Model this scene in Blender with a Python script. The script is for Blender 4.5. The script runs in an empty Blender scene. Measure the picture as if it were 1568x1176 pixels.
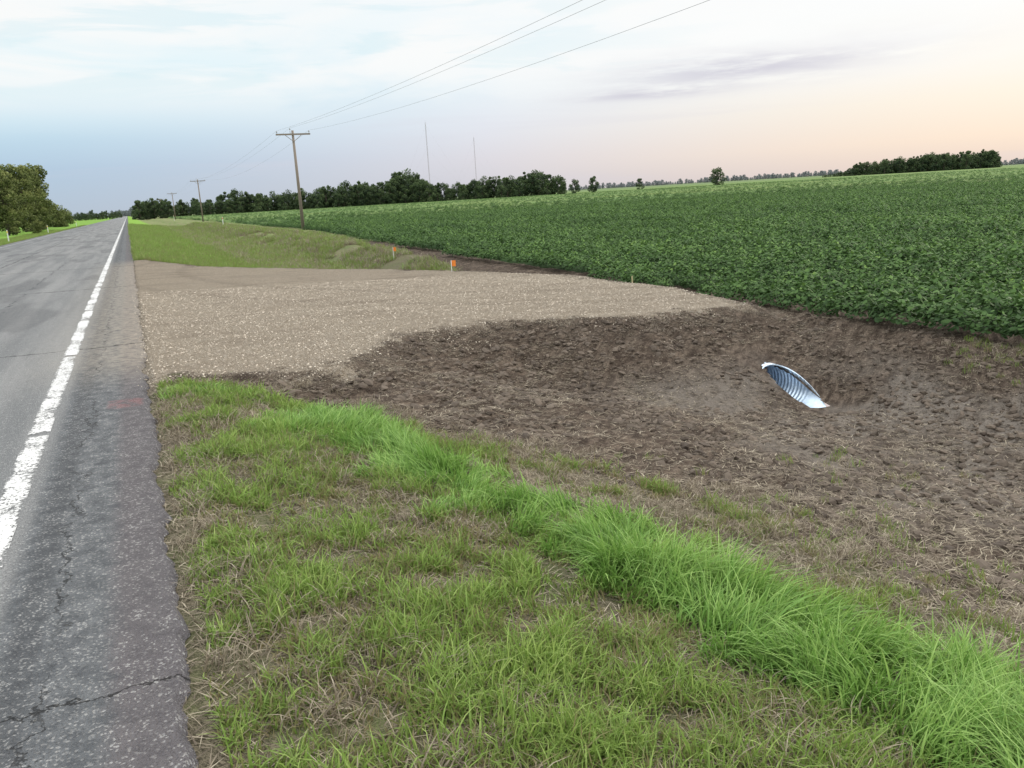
import bpy, math, random, bmesh
import numpy as np
from mathutils import Vector, Matrix
R = math.radians
rng = np.random.default_rng(7)
random.seed(7)
sc = bpy.context.scene
sc.view_settings.view_transform = 'Standard'
sc.view_settings.look = 'None'
sc.view_settings.exposure = 0

# ------------------------------------------------------------------ helpers
def vnoise(x, y, seed=0):
    x = np.asarray(x, float); y = np.asarray(y, float)
    xi = np.floor(x).astype(np.int64); yi = np.floor(y).astype(np.int64)
    fx = x-xi; fy = y-yi
    fx = fx*fx*(3-2*fx); fy = fy*fy*(3-2*fy)
    def h(a, b):
        n = (a*374761393 + b*668265263 + seed*1274126177) & 0x7fffffff
        n = ((n ^ (n >> 13))*1103515245) & 0x7fffffff
        n = (n ^ (n >> 16)) & 0xffff
        return n/65535.0
    return (h(xi, yi)*(1-fx)+h(xi+1, yi)*fx)*(1-fy)+(h(xi, yi+1)*(1-fx)+h(xi+1, yi+1)*fx)*fy
def fbm(x, y, s, seed=0, o=4):
    t = 0; a = .5
    for i in range(o):
        t = t+a*vnoise(x*s, y*s, seed+i*17); s *= 2.03; a *= .5
    return t/(1-.5**o)
def sdist(px, py, poly):
    px = np.asarray(px, float); py = np.asarray(py, float)
    d = np.full(px.shape, 1e9); inside = np.zeros(px.shape, bool)
    n = len(poly)
    for i in range(n):
        ax, ay = poly[i]; bx, by = poly[(i+1) % n]
        ex, ey = bx-ax, by-ay
        t = np.clip(((px-ax)*ex+(py-ay)*ey)/(ex*ex+ey*ey), 0, 1)
        d = np.minimum(d, np.hypot(px-ax-t*ex, py-ay-t*ey))
        c = ((ay > py) != (by > py)) & (px < (bx-ax)*(py-ay)/((by-ay) if by != ay else 1e-9)+ax)
        inside ^= c
    return np.where(inside, -d, d)
def pdist(px, py, line):
    d = np.full(np.shape(px), 1e9)
    for (ax, ay), (bx, by) in zip(line[:-1], line[1:]):
        ex, ey = bx-ax, by-ay
        t = np.clip(((px-ax)*ex+(py-ay)*ey)/(ex*ex+ey*ey), 0, 1)
        d = np.minimum(d, np.hypot(px-ax-t*ex, py-ay-t*ey))
    return d

def mesh_np(name, V, F, attrs=None, smooth=False, mats=None, midx=None):
    V = np.asarray(V, np.float32); F = np.asarray(F, np.int32)
    k = F.shape[1]
    me = bpy.data.meshes.new(name)
    me.vertices.add(len(V)); me.vertices.foreach_set('co', V.ravel())
    me.loops.add(F.size); me.loops.foreach_set('vertex_index', F.ravel())
    me.polygons.add(len(F))
    me.polygons.foreach_set('loop_start', np.arange(0, F.size, k, dtype=np.int32))
    me.polygons.foreach_set('loop_total', np.full(len(F), k, np.int32))
    if midx is not None: me.polygons.foreach_set('material_index', np.asarray(midx, np.int32))
    me.update(calc_edges=True)
    if smooth: me.polygons.foreach_set('use_smooth', np.ones(len(F), bool))
    for a, v in (attrs or {}).items():
        at = me.attributes.new(a, 'FLOAT', 'POINT'); at.data.foreach_set('value', np.asarray(v, np.float32))
    for m in (mats or []): me.materials.append(m)
    me.validate()
    return me
def obj(name, me, loc=(0, 0, 0), parent=None, link=True):
    o = bpy.data.objects.new(name, me); o.location = loc
    if link: sc.collection.objects.link(o)
    if parent: o.parent = parent
    return o

class MB:
    def __init__(s): s.v = []; s.f = []; s.m = []
    def tube(s, p0, p1, r0, r1=None, n=8, m=0, caps=True):
        r1 = r0 if r1 is None else r1
        p0 = Vector(p0); p1 = Vector(p1); d = (p1-p0).normalized()
        a = d.orthogonal().normalized(); b = d.cross(a); i0 = len(s.v)
        for p, r in ((p0, r0), (p1, r1)):
            for i in range(n):
                t = 2*math.pi*i/n; s.v.append(p+(a*math.cos(t)+b*math.sin(t))*r)
        for i in range(n):
            s.f.append((i0+i, i0+(i+1) % n, i0+n+(i+1) % n, i0+n+i)); s.m.append(m)
        if caps:
            s.f.append(tuple(i0+i for i in range(n))[::-1]); s.f.append(tuple(i0+n+i for i in range(n))); s.m += [m, m]
        return s
    def box(s, c, d, m=0):
        i0 = len(s.v); c = Vector(c)
        for z in (-1, 1):
            for x, y in ((-1, -1), (1, -1), (1, 1), (-1, 1)):
                s.v.append(c+Vector((x*d[0]/2, y*d[1]/2, z*d[2]/2)))
        for q in ((3, 2, 1, 0), (4, 5, 6, 7), (0, 1, 5, 4), (1, 2, 6, 5), (2, 3, 7, 6), (3, 0, 4, 7)):
            s.f.append(tuple(i0+k for k in q)); s.m.append(m)
        return s
    def mesh(s, name, mats, smooth=False):
        me = bpy.data.meshes.new(name); me.from_pydata([tuple(v) for v in s.v], [], s.f)
        for m in mats: me.materials.append(m)
        me.polygons.foreach_set('material_index', s.m)
        if smooth: me.polygons.foreach_set('use_smooth', [True]*len(s.f))
        me.update(); return me

class NT:
    def __init__(s, mat_name=None, tree=None):
        if mat_name:
            s.mat = bpy.data.materials.new(mat_name); s.mat.use_nodes = True; s.t = s.mat.node_tree
        else: s.t = tree
        s.t.nodes.clear(); s.n = s.t.nodes; s.l = s.t.links
    def set(s, sock, v):
        if v is None: return
        if isinstance(v, bpy.types.NodeSocket): s.l.new(v, sock)
        else:
            if hasattr(sock.default_value, '__len__') and not hasattr(v, '__len__'): v = [v]*len(sock.default_value)
            if hasattr(v, '__len__') and len(sock.default_value) == 4 and len(v) == 3: v = (*v, 1)
            sock.default_value = v
    def m(s, op, a, b=None, c=None, clamp=False):
        n = s.n.new('ShaderNodeMath'); n.operation = op; n.use_clamp = clamp
        for i, v in enumerate((a, b, c)): s.set(n.inputs[i], v)
        return n.outputs[0]
    def mix(s, f, a, b, blend='MIX'):
        n = s.n.new('ShaderNodeMix'); n.data_type = 'RGBA'; n.blend_type = blend
        s.set(n.inputs[0], f); s.set(n.inputs[6], a); s.set(n.inputs[7], b); return n.outputs[2]
    def ramp(s, f, stops, interp='LINEAR'):
        n = s.n.new('ShaderNodeValToRGB'); s.set(n.inputs[0], f); n.color_ramp.interpolation = interp
        e = n.color_ramp.elements
        while len(e) < len(stops): e.new(.5)
        for i, (p, c) in enumerate(stops):
            e[i].position = p; e[i].color = (*c, 1) if hasattr(c, '__len__') else (c, c, c, 1)
        return n.outputs[0]
    def sstep(s, v, a, b, lo=0, hi=1):
        n = s.n.new('ShaderNodeMapRange'); n.interpolation_type = 'SMOOTHSTEP'
        s.set(n.inputs[0], v); n.inputs[1].default_value = a; n.inputs[2].default_value = b
        n.inputs[3].default_value = lo; n.inputs[4].default_value = hi; return n.outputs[0]
    def pos(s):
        return s.n.new('ShaderNodeNewGeometry').outputs['Position']
    def scale(s, v, k):
        n = s.n.new('ShaderNodeVectorMath'); n.operation = 'MULTIPLY'; s.set(n.inputs[0], v); n.inputs[1].default_value = k; return n.outputs[0]
    def rotz(s, v, a):
        n = s.n.new('ShaderNodeVectorRotate'); n.rotation_type = 'Z_AXIS'; s.set(n.inputs['Vector'], v); n.inputs['Angle'].default_value = a; return n.outputs[0]
    def noise(s, v, sc_, det=4, rough=.55, dist=0):
        n = s.n.new('ShaderNodeTexNoise'); s.set(n.inputs['Vector'], v); n.inputs['Scale'].default_value = sc_
        n.inputs['Detail'].default_value = det; n.inputs['Roughness'].default_value = rough; n.inputs['Distortion'].default_value = dist
        return n.outputs[0]
    def vor(s, v, sc_, feat='F1'):
        n = s.n.new('ShaderNodeTexVoronoi'); s.set(n.inputs['Vector'], v); n.inputs['Scale'].default_value = sc_; n.feature = feat
        return n.outputs
    def xyz(s, v):
        n = s.n.new('ShaderNodeSeparateXYZ'); s.set(n.inputs[0], v); return n.outputs
    def attr(s, name):
        n = s.n.new('ShaderNodeAttribute'); n.attribute_name = name; return n.outputs['Fac']
    def bump(s, h, st=.5, d=.02):
        n = s.n.new('ShaderNodeBump'); s.set(n.inputs['Height'], h); n.inputs['Strength'].default_value = st; n.inputs['Distance'].default_value = d; return n.outputs[0]
    def pbr(s, col, rough=.8, normal=None, metal=0, spec=.3, out=True):
        n = s.n.new('ShaderNodeBsdfPrincipled'); s.set(n.inputs['Base Color'], col); s.set(n.inputs['Roughness'], rough)
        s.set(n.inputs['Metallic'], metal); n.inputs['Specular IOR Level'].default_value = spec
        if normal is not None: s.l.new(normal, n.inputs['Normal'])
        if out: s.out(n.outputs[0])
        return n.outputs[0]
    def out(s, sh):
        o = s.n.new('ShaderNodeOutputMaterial'); s.l.new(sh, o.inputs[0])

# ------------------------------------------------------------------ camera
CAMH = 1.65
yaw, pitch, roll = R(23.75), R(12.96), R(3.35)
L = Vector((math.cos(yaw), -math.sin(yaw), 0))
F = Vector((math.sin(yaw)*math.cos(pitch), math.cos(yaw)*math.cos(pitch), -math.sin(pitch)))
Vu = L.cross(F)
Rt = L*math.cos(roll)-Vu*math.sin(roll); Up = L*math.sin(roll)+Vu*math.cos(roll)
cam = bpy.data.cameras.new('camera'); co = obj('camera', cam)
M = Matrix((Rt, Up, -F)).transposed().to_4x4(); M.translation = Vector((0, 0, CAMH)); co.matrix_world = M
cam.sensor_width = 36; cam.lens = 29.13; cam.clip_end = 20000; cam.clip_start = .05
sc.camera = co

# ------------------------------------------------------------------ light + world
SAZ, SEL = R(78), R(22)
sd = Vector((math.sin(SAZ)*math.cos(SEL), math.cos(SAZ)*math.cos(SEL), math.sin(SEL)))
sl = bpy.data.lights.new('sun', 'SUN'); sl.energy = 1.3; sl.angle = R(28); sl.color = (1, .89, .76)
so = obj('sun', sl); so.rotation_euler = sd.to_track_quat('Z', 'Y').to_euler()
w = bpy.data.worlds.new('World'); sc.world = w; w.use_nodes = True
W = NT(tree=w.node_tree)
sky = W.n.new('ShaderNodeTexSky'); sky.sky_type = 'NISHITA'; sky.sun_disc = False; sky.sun_elevation = SEL; sky.sun_rotation = SAZ
tc = W.n.new('ShaderNodeTexCoord').outputs['Generated']
x, y, z = W.xyz(tc)
az = W.m('ARCTAN2', x, y)            # 0 along road, + to the right
k = W.sstep(az, R(-12), R(58))       # left -> right
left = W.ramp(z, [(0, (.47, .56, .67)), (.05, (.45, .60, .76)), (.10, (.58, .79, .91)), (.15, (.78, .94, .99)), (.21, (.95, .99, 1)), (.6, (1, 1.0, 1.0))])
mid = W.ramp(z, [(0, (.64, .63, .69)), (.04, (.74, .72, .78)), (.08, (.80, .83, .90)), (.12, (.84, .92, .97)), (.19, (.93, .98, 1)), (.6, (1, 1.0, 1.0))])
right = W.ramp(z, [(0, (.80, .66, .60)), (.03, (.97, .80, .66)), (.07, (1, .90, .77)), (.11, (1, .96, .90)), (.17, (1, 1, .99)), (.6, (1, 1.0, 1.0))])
k1 = W.m('MULTIPLY', k, 2, clamp=True); k2 = W.m('MULTIPLY_ADD', k, 2, -1, clamp=True)
base = W.mix(k2, W.mix(k1, left, mid), right)
sv = W.scale(tc, (1, 1, 4.5))
n1 = W.noise(sv, 3.2, 6, .52, .4)
cl = W.m('MULTIPLY', W.sstep(n1, .40, .58), W.sstep(z, .07, .16))
base = W.mix(W.m('MULTIPLY', cl, .9), base, (1.0, 1.0, .99))
n3 = W.noise(W.scale(tc, (1, 1, 7)), 5.0, 6, .55, .5)
gp = W.m('MULTIPLY', W.sstep(n3, .50, .62), W.m('MULTIPLY', W.sstep(z, .10, .14), W.sstep(az, R(45), R(15))))
base = W.mix(W.m('MULTIPLY', gp, .4), base, (.64, .86, .93))
n2 = W.noise(W.scale(tc, (1, 1, 14)), 2.6, 5, .55, .3)
band = W.m('MULTIPLY', W.sstep(n2, .5, .68), W.sstep(z, .14, .02))
base = W.mix(W.m('MULTIPLY', band, .28), base, (.70, .68, .76))
def streak(az0, el0, wa, we, tilt):
    da = W.m('SUBTRACT', az, R(az0)); de = W.m('SUBTRACT', W.m('SUBTRACT', z, math.sin(R(el0))), W.m('MULTIPLY', da, tilt))
    de = W.m('ADD', de, W.m('MULTIPLY_ADD', n1, .05, -.025))
    a = W.m('POWER', W.m('DIVIDE', da, R(wa)), 2); b = W.m('POWER', W.m('DIVIDE', de, math.sin(R(we))), 2)
    g = W.m('EXPONENT', W.m('MULTIPLY', W.m('ADD', a, b), -1))
    return W.m('MULTIPLY', g, W.sstep(W.noise(W.scale(tc, (1, 1, 9)), 9, 5, .6), .26, .58))
for a in ((40, 7.1, 8, .85, .0), (34, 5.9, 5, .5, .0), (53, 12.3, 7, .8, .05)):
    base = W.mix(W.m('MULTIPLY', streak(*a), .8), base, (.60, .58, .68))
b1 = W.n.new('ShaderNodeBackground'); W.l.new(sky.outputs[0], b1.inputs[0]); b1.inputs[1].default_value = .1
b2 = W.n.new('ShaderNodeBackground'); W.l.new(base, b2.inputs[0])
W.l.new(W.sstep(z, .26, .8, 1.0, 2.3), b2.inputs[1])      # sky above the frame boosted, added to light the ground
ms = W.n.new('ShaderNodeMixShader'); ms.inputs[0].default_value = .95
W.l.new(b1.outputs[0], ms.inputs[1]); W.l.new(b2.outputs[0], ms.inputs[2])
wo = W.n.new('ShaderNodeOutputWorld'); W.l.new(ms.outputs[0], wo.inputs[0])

# ------------------------------------------------------------------ terrain definition
GRAV = [(-.3, 9.2), (.5, 9.0), (1.1, 8.8), (1.9, 8.9), (2.6, 9.9), (3.2, 10.8), (5.0, 11.3), (6.6, 10.7), (9.2, 10.9), (9.9, 14), (9.7, 18.2), (7.9, 21.7), (4.2, 25.9), (1.8, 29.2), (0.4, 33.8), (-.3, 34)]
DIRT = [(-.1, 9.5), (.15, 9.0), (.7, 8.45), (1.33, 7.4), (2.0, 6.7), (2.8, 5.8), (3.4, 5.0), (3.7, 4.2), (3.75, 3.3), (3.9, 2.6), (4.1, 0), (4.3, -6), (11.5, -6), (11.5, 27), (12.2, 34), (12.9, 48), (11.7, 48), (10.6, 34), (9.6, 25), (8.6, 23), (5, 26.3), (.2, 34), (0, 20)]
LUSH = [(1.6, 6.1), (1.75, 5.4), (1.95, 4.2), (2.3, 3.2), (2.75, 2.1), (3.3, .6)]
CUX, CUZ, CUR = 8.14, -1.235, .26
def field_edge(y): return np.interp(y, [-60, 5, 10, 25, 42, 80, 200, 1000], [9.6, 9.75, 10.1, 10.5, 12.0, 14.6, 15.6, 17])
def height(x, y, sg=None, detail=True):
    x = np.asarray(x, float); y = np.asarray(y, float)
    if sg is None: sg = sdist(x, y, GRAV)
    b = np.interp(x, [-60, -20, -14, -9.3, -9, -.02, .3, 2, 4, 6, 7.2, 8.4, 9.3, 10, 12], [-.6, -.6, -.9, -.1, -.05, -.05, -.04, -.34, -.72, -1.1, -1.3, -1.3, -.92, -.64, -.6])
    far = np.clip((y-26)/25, 0, 1)*np.clip((x-1)/3, 0, 1)*(x < 10.5)
    b = b*(1-.3*far)
    top = -.04*np.clip(x, 0, 30)-.012
    a = np.where(sg < 0, top, top-.42*sg)
    kk = 14.
    near = (x > -.02) & (y > 3) & (y < 45) & (x < 14)
    s = np.logaddexp(kk*a, kk*b)/kk
    h = np.where(near, np.where(sg < -.25, top, s), b)
    if detail:
        dz = np.clip(sg/.6, 0, 1)*(x > .1)*(x < 12)*np.clip((x-.1)/.8, 0, 1)
        sdd = sdist(x, y, DIRT); dm = np.clip(-sdd/.4+.3, 0, 1)
        u = x*.8+y*.6; v = -x*.6+y*.8
        rough = (fbm(x, y, 1.1, 3)-.5)*.13+(fbm(u*.5, v*1.6, 3.2, 9)-.5)*.11+(fbm(x, y, 8, 29, 3)-.5)*.055
        quiet = np.clip((np.hypot(x-CUX, y-8.8)-.5)/.6, .15, 1)
        h = h+dz*quiet*(rough*dm+(fbm(x, y, 2, 3)-.5)*.06*(1-dm))
        g = (x > .05)*(sg < .3)
        h = h+g*((fbm(x, y, .6, 5)-.5)*.05+(fbm(x, y, 3, 6)-.5)*.025)*np.clip(x, 0, 1)
    r = np.hypot((x-CUX-.1)/.7, (y-8.0)/.6)
    h = h-.13*np.exp(-r*r)
    r = np.hypot((x-CUX+.5)/.25, (y-8.5)/.6)
    h = h+.07*np.exp(-r*r)
    return h

xs = np.concatenate([[-6000, -2500, -900, -300, -120, -60, -40, -30, -20, -17, -14, -12, -10.5, -9.3, -9, -6, -3, -1, -.4, -.15], np.arange(-.05, 11, .04), np.arange(11, 18, .5), [20, 25, 35, 60, 120, 300, 900, 2500, 6000]])
ys = np.concatenate([[-600, -200, -80, -40, -20, -10, -5], np.arange(-3, 0, .5), np.arange(0, 14, .04), np.arange(14, 40, .15), np.arange(40, 120, 1.), np.geomspace(121, 7000, 50)])
X, Y = np.meshgrid(xs, ys, indexing='xy')
SG = sdist(X, Y, GRAV); SD = sdist(X, Y, DIRT)
Z = height(X, Y, SG)
nx, ny = len(xs), len(ys)
idx = np.arange(nx*ny).reshape(ny, nx)
q = np.stack([idx[:-1, :-1], idx[:-1, 1:], idx[1:, 1:], idx[1:, :-1]], -1).reshape(-1, 4)
Vt = np.stack([X.ravel(), Y.ravel(), Z.ravel()], 1)
fc = Vt[q].mean(1)
hole = (fc[:, 1] > 8.2) & (fc[:, 1] < 9.6) & ((fc[:, 0]-CUX)**2+(fc[:, 2]-CUZ)**2 < (CUR-.03)**2)
q = q[~hole]

T = NT('ground_soil_gravel')
P = T.pos(); px, py, pz = T.xyz(P)
sg_, sd_ = T.attr('sdg'), T.attr('sdd')
nm = T.noise(P, 2.2, 6, .65); nf = T.noise(P, 14, 5, .6); nff = T.noise(P, 60, 3, .6); nl = T.noise(P, .5, 4, .6)
fl1 = T.sstep(T.noise(T.scale(T.rotz(P, .5), (1, 4, 1)), 26, 4, .8, 1.5), .58, .67)
fl2 = T.sstep(T.noise(T.scale(T.rotz(P, -.7), (1, 4, 1)), 22, 4, .8, 1.5), .59, .68)
flk = T.m('MAXIMUM', fl1, fl2)
straw = T.noise(T.scale(T.rotz(P, 1.2), (1, 2.5, 1)), 40, 6, .8, 1.0)
thatch = T.mix(T.sstep(straw, .38, .62), (.035, .029, .02), (.19, .16, .115))
thatch = T.mix(T.m('MULTIPLY', flk, .8), thatch, (.38, .33, .24))
green = T.mix(T.noise(P, 50, 4, .7), (.025, .038, .012), (.14, .20, .05))
gcol = T.mix(T.sstep(nm, .40, .68, .05, .5), thatch, green)
farg = T.sstep(py, 24, 60)
dry = T.mix(T.sstep(T.noise(T.scale(P, (1, .25, 1)), 1.2, 5, .6), .4, .6), (.125, .18, .055), (.20, .195, .10))
gcol = T.mix(farg, gcol, T.mix(T.sstep(T.m('ADD', px, T.m('MULTIPLY', nm, 1.5)), 4.0, 5.5), (.17, .30, .045), dry))
gcol = T.mix(T.sstep(px, -9.0, -9.6), gcol, (.15, .27, .045))
# dirt
streaks = T.noise(T.scale(T.rotz(P, R(-36)), (1.0, 3.4, 1)), 2.6, 7, .72, .8)
dcol = T.mix(T.sstep(streaks, .38, .68), (.042, .030, .023), (.150, .116, .090))
dcol = T.mix(T.m('MULTIPLY', flk, T.sstep(nm, .36, .56, .2, .9)), dcol, (.38, .32, .23))
dcol = T.mix(T.m('MULTIPLY', T.sstep(nl, .40, .60), T.sstep(pz, -.75, -1.1, 0, .75)), dcol, T.mix(nf, (.12, .105, .09), (.26, .23, .20)))
dcol = T.mix(T.m('MULTIPLY', T.sstep(nff, .48, .3), .65), dcol, (.020, .015, .012))
dcol = T.mix(T.m('MULTIPLY', T.sstep(T.noise(P, 8, 5, .7), .50, .38), .55), dcol, (.028, .020, .016))
# gravel
vo = T.vor(P, 70); vo2 = T.vor(P, 26)
vr = T.xyz(vo[1])[0]; vr2 = T.xyz(vo2[1])[1]
gv = T.ramp(vr, [(0, (.35, .28, .205)), (.35, (.54, .45, .34)), (.7, (.65, .55, .43)), (1, (.78, .70, .59))])
gv = T.mix(T.m('MULTIPLY', T.sstep(vr2, .85, .95), .4), gv, (.76, .69, .59))
gv = T.mix(T.m('MULTIPLY', T.sstep(T.noise(T.scale(P, (.5, 1.6, 1)), 1.1, 5, .65), .46, .68), .5), gv, (.38, .305, .235))
# darker compacted wheel marks swinging in from the road
arc = T.m('SQRT', T.m('ADD', T.m('POWER', T.m('SUBTRACT', px, 10.5), 2), T.m('POWER', T.m('MULTIPLY', T.m('SUBTRACT', py, 26.0), .8), 2)))
arc = T.m('ADD', arc, T.m('MULTIPLY_ADD', nm, .3, -.15))
trk = T.m('MAXIMUM', T.sstep(T.m('ABSOLUTE', T.m('SUBTRACT', arc, 9.3)), .28, .05), T.sstep(T.m('ABSOLUTE', T.m('SUBTRACT', arc, 11.1)), .28, .05))
gv = T.mix(T.m('MULTIPLY', trk, .28), gv, (.34, .275, .215))
e1 = T.m('ADD', sd_, T.m('ADD', T.m('MULTIPLY_ADD', nm, 1.3, -.65), T.m('MULTIPLY_ADD', nf, .5, -.25)))
col = T.mix(T.sstep(e1, .1, -.12), gcol, dcol)
e2 = T.m('ADD', sg_, T.m('ADD', T.m('MULTIPLY_ADD', nm, 2.2, -1.1), T.m('MULTIPLY_ADD', nff, 1.8, -.9)))
e2 = T.m('ADD', e2, T.m('MULTIPLY', T.sstep(px, .2, .0), -.6))
gm = T.sstep(e2, .25, -.2)
col = T.mix(gm, col, gv)
col = T.mix(T.sstep(px, 40, 60), col, (.13, .18, .08))
hgt = T.m('ADD', T.m('MULTIPLY', nff, .5), T.m('ADD', T.m('MULTIPLY', nf, T.m('MULTIPLY_ADD', gm, -.7, 1)), T.m('MULTIPLY', T.m('MULTIPLY', vo[0], gm), 18)))
T.pbr(col, .95, T.bump(hgt, .9, .035), spec=.1)
obj('ground', mesh_np('ground', Vt, q, {'sdg': SG.ravel(), 'sdd': SD.ravel()}, True, [T.mat]))

# ------------------------------------------------------------------ road
A = NT('asphalt')
P = A.pos(); px, py, pz = A.xyz(P)
ag = A.vor(P, 110); ar = A.xyz(ag[1])[0]; ag2 = A.vor(P, 190); ar2 = A.xyz(ag2[1])[2]
nl = A.noise(P, .9, 5, .6); nl2 = A.noise(A.scale(P, (1.6, .10, 1)), 1.4, 5, .6); nf = A.noise(P, 9, 6, .7)
sh = A.sstep(A.m('ADD', px, A.m('MULTIPLY_ADD', nf, .1, -.05)), -.80, -.70)
lane = A.mix(A.sstep(nl2, .3, .7), (.175, .182, .186), (.27, .272, .27))
lane = A.mix(A.m('MULTIPLY', A.sstep(A.noise(A.scale(P, (1, .25, 1)), .6, 2, .4), .56, .60), .45), lane, (.10, .104, .11))
shc = A.mix(A.sstep(nf, .3, .7), (.085, .092, .10), (.175, .184, .192))
shc = A.mix(A.m('MULTIPLY', A.sstep(A.m('ABSOLUTE', A.m('ADD', px, .62)), .09, .03), .45), shc, (.06, .063, .068))
c = A.mix(sh, lane, shc)
c = A.mix(A.m('MULTIPLY', A.sstep(A.m('ADD', px, A.m('MULTIPLY_ADD', nf, .15, -.075)), -.36, -.24), .8), c, A.mix(nf, (.08, .074, .082), (.175, .158, .162)))
c = A.mix(A.m('MULTIPLY', A.sstep(ar, .80, .92), A.sstep(nf, .35, .65, .15, .75)), c, (.42, .42, .41))
c = A.mix(A.m('MULTIPLY', A.sstep(ar2, .65, .9), .45), c, (.05, .05, .054))
rp = A.m('MULTIPLY', A.sstep(A.m('ABSOLUTE', A.m('ADD', px, .26)), .17, .12), A.sstep(A.m('ABSOLUTE', A.m('SUBTRACT', py, 8.1)), .22, .16))
c = A.mix(A.m('MULTIPLY', rp, A.sstep(nf, .4, .6, 0, .25)), c, (.35, .07, .07))
dust = A.m('MULTIPLY', A.sstep(px, -1.6, .1), A.m('MULTIPLY', A.sstep(py, 8.5, 11), A.sstep(py, 36, 30)))
c = A.mix(A.m('MULTIPLY', dust, A.sstep(nf, .25, .7, .15, .8)), c, (.38, .335, .27))
wob = A.m('MULTIPLY_ADD', A.noise(P, 2.0, 6, .75), .5, -.25)
def crk(coord, at, wid, gate=None):
    d = A.m('ABSOLUTE', A.m('SUBTRACT', A.m('ADD', coord, wob), at))
    m_ = A.sstep(d, wid, wid*.35)
    return m_ if gate is None else A.m('MULTIPLY', m_, gate)
cr = crk(py, 3.02, .015)
for yy, g in ((8.2, A.sstep(px, -1.2, -1.4)), (11.9, None), (16.5, A.sstep(px, -3, -3.5)), (22, None), (31, None), (44, None), (60, None), (85, None)):
    cr = A.m('MAXIMUM', cr, crk(py, yy, .016+yy*.0012, g))
cr = A.m('MAXIMUM', cr, A.m('MULTIPLY', crk(px, -.52, .011), A.sstep(nl, .42, .52, .25, .9)))
cr = A.m('MAXIMUM', cr, crk(px, -4.45, .03)); cr = A.m('MAXIMUM', cr, A.m('MULTIPLY', crk(px, -2.4, .018), A.sstep(nl, .45, .55)))
c = A.mix(A.m('MULTIPLY', cr, .85), c, (.018, .018, .018))
A.pbr(c, .9, A.bump(A.m('ADD', A.m('MULTIPLY', ag[0], 30), A.m('MULTIPLY', cr, -3)), .5, .006), spec=.15)
yr = np.concatenate([np.arange(-20, 0, .5), np.arange(0, 20, .04), np.arange(20, 60, .3), np.geomspace(60, 3500, 60)])
edge = -.05+(fbm(yr, yr*0+3, 2.2, 8)-.5)*.14+(fbm(yr, yr*0+9, 9, 8)-.5)*.08
edge = np.where(yr > 60, -.05, edge)
cols = [(-8.9+0*yr, -.06), (-8.88+0*yr, .0), (-4.45+0*yr, .045), (-.9+0*yr, .006), (edge-.03, .0), (edge, -.045)]
V = np.stack([np.stack([cx, yr, np.full_like(yr, cz)], 1) for cx, cz in cols], 1)
n, m_ = V.shape[:2]; idx = np.arange(n*m_).reshape(n, m_)
fq = np.stack([idx[:-1, :-1], idx[:-1, 1:], idx[1:, 1:], idx[1:, :-1]], -1).reshape(-1, 4)
obj('road', mesh_np('road', V.reshape(-1, 3), fq, smooth=False, mats=[A.mat]))

LP = NT('worn_white_paint')
P = LP.pos(); px, py, pz = LP.xyz(P)
wn = LP.noise(P, 24, 7, .85, .4); wv = LP.noise(LP.scale(P, (1, .6, 1)), 2.2, 4, .65); av = LP.xyz(LP.vor(P, 90)[1])[0]
keep = LP.m('ADD', wn, LP.m('MULTIPLY_ADD', wv, .7, -.35))
keep = LP.m('SUBTRACT', keep, LP.m('MULTIPLY', LP.sstep(av, .8, .9), .14))
edg = LP.m('ABSOLUTE', LP.m('ADD', px, .885))
keep = LP.m('SUBTRACT', keep, LP.sstep(edg, .045, .08, 0, .12))
f = LP.sstep(keep, .385, .45)
for g0 in (7.3, 11.4, 16.9):
    gap = LP.sstep(LP.m('ABSOLUTE', LP.m('SUBTRACT', LP.m('ADD', py, LP.m('MULTIPLY', wn, .3)), g0+.15)), .05, .08)
    f = LP.m('MULTIPLY', f, gap)
pb = LP.pbr(LP.mix(wn, (.44, .44, .43), (.72, .72, .71)), .7, out=False)
tr = LP.n.new('ShaderNodeBsdfTransparent').outputs[0]
mx = LP.n.new('ShaderNodeMixShader'); LP.l.new(f, mx.inputs[0]); LP.l.new(tr, mx.inputs[1]); LP.l.new(pb, mx.inputs[2]); LP.out(mx.outputs[0])
def roadz(x): return np.interp(x, [-8.88, -4.45, -.9, -.08], [0, .045, .006, 0])
def line(name, x0, x1, mat):
    V = [(x0, -20, roadz(x0)+.004), (x1, -20, roadz(x1)+.004), (x1, 1500, roadz(x1)+.004), (x0, 1500, roadz(x0)+.004)]
    return obj(name, mesh_np(name, V, [(0, 1, 2, 3)], mats=[mat]))
line('road_edge_line', -.965, -.805, LP.mat)
LP2 = NT('faded_white_paint'); P = LP2.pos(); LP2.pbr(LP2.mix(LP2.noise(P, 6, 5, .7), (.2, .2, .2), (.5, .5, .49)), .8)
line('road_edge_line', -8.15, -8.04, LP2.mat)

# ------------------------------------------------------------------ foliage
def leafmat(name, stops, trans=.3, rough=.5, vs=.8, spec=.3, vary=.35, an=(1, 1, 1)):
    G = NT(name); t = G.attr('tint'); P = G.pos()
    nn = G.noise(G.scale(P, an), vs, 3, .6)
    oi = G.n.new('ShaderNodeObjectInfo').outputs['Random']
    f = G.m('ADD', t, G.m('ADD', G.m('MULTIPLY_ADD', nn, vary*2, -vary), G.m('MULTIPLY_ADD', oi, .2, -.1)), clamp=True)
    c = G.ramp(f, stops)
    p = G.pbr(c, rough, spec=spec, out=False)
    tl = G.n.new('ShaderNodeBsdfTranslucent'); G.l.new(c, tl.inputs[0])
    mx = G.n.new('ShaderNodeMixShader'); mx.inputs[0].default_value = trans
    G.l.new(p, mx.inputs[1]); G.l.new(tl.outputs[0], mx.inputs[2]); G.out(mx.outputs[0]); return G.mat
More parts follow.
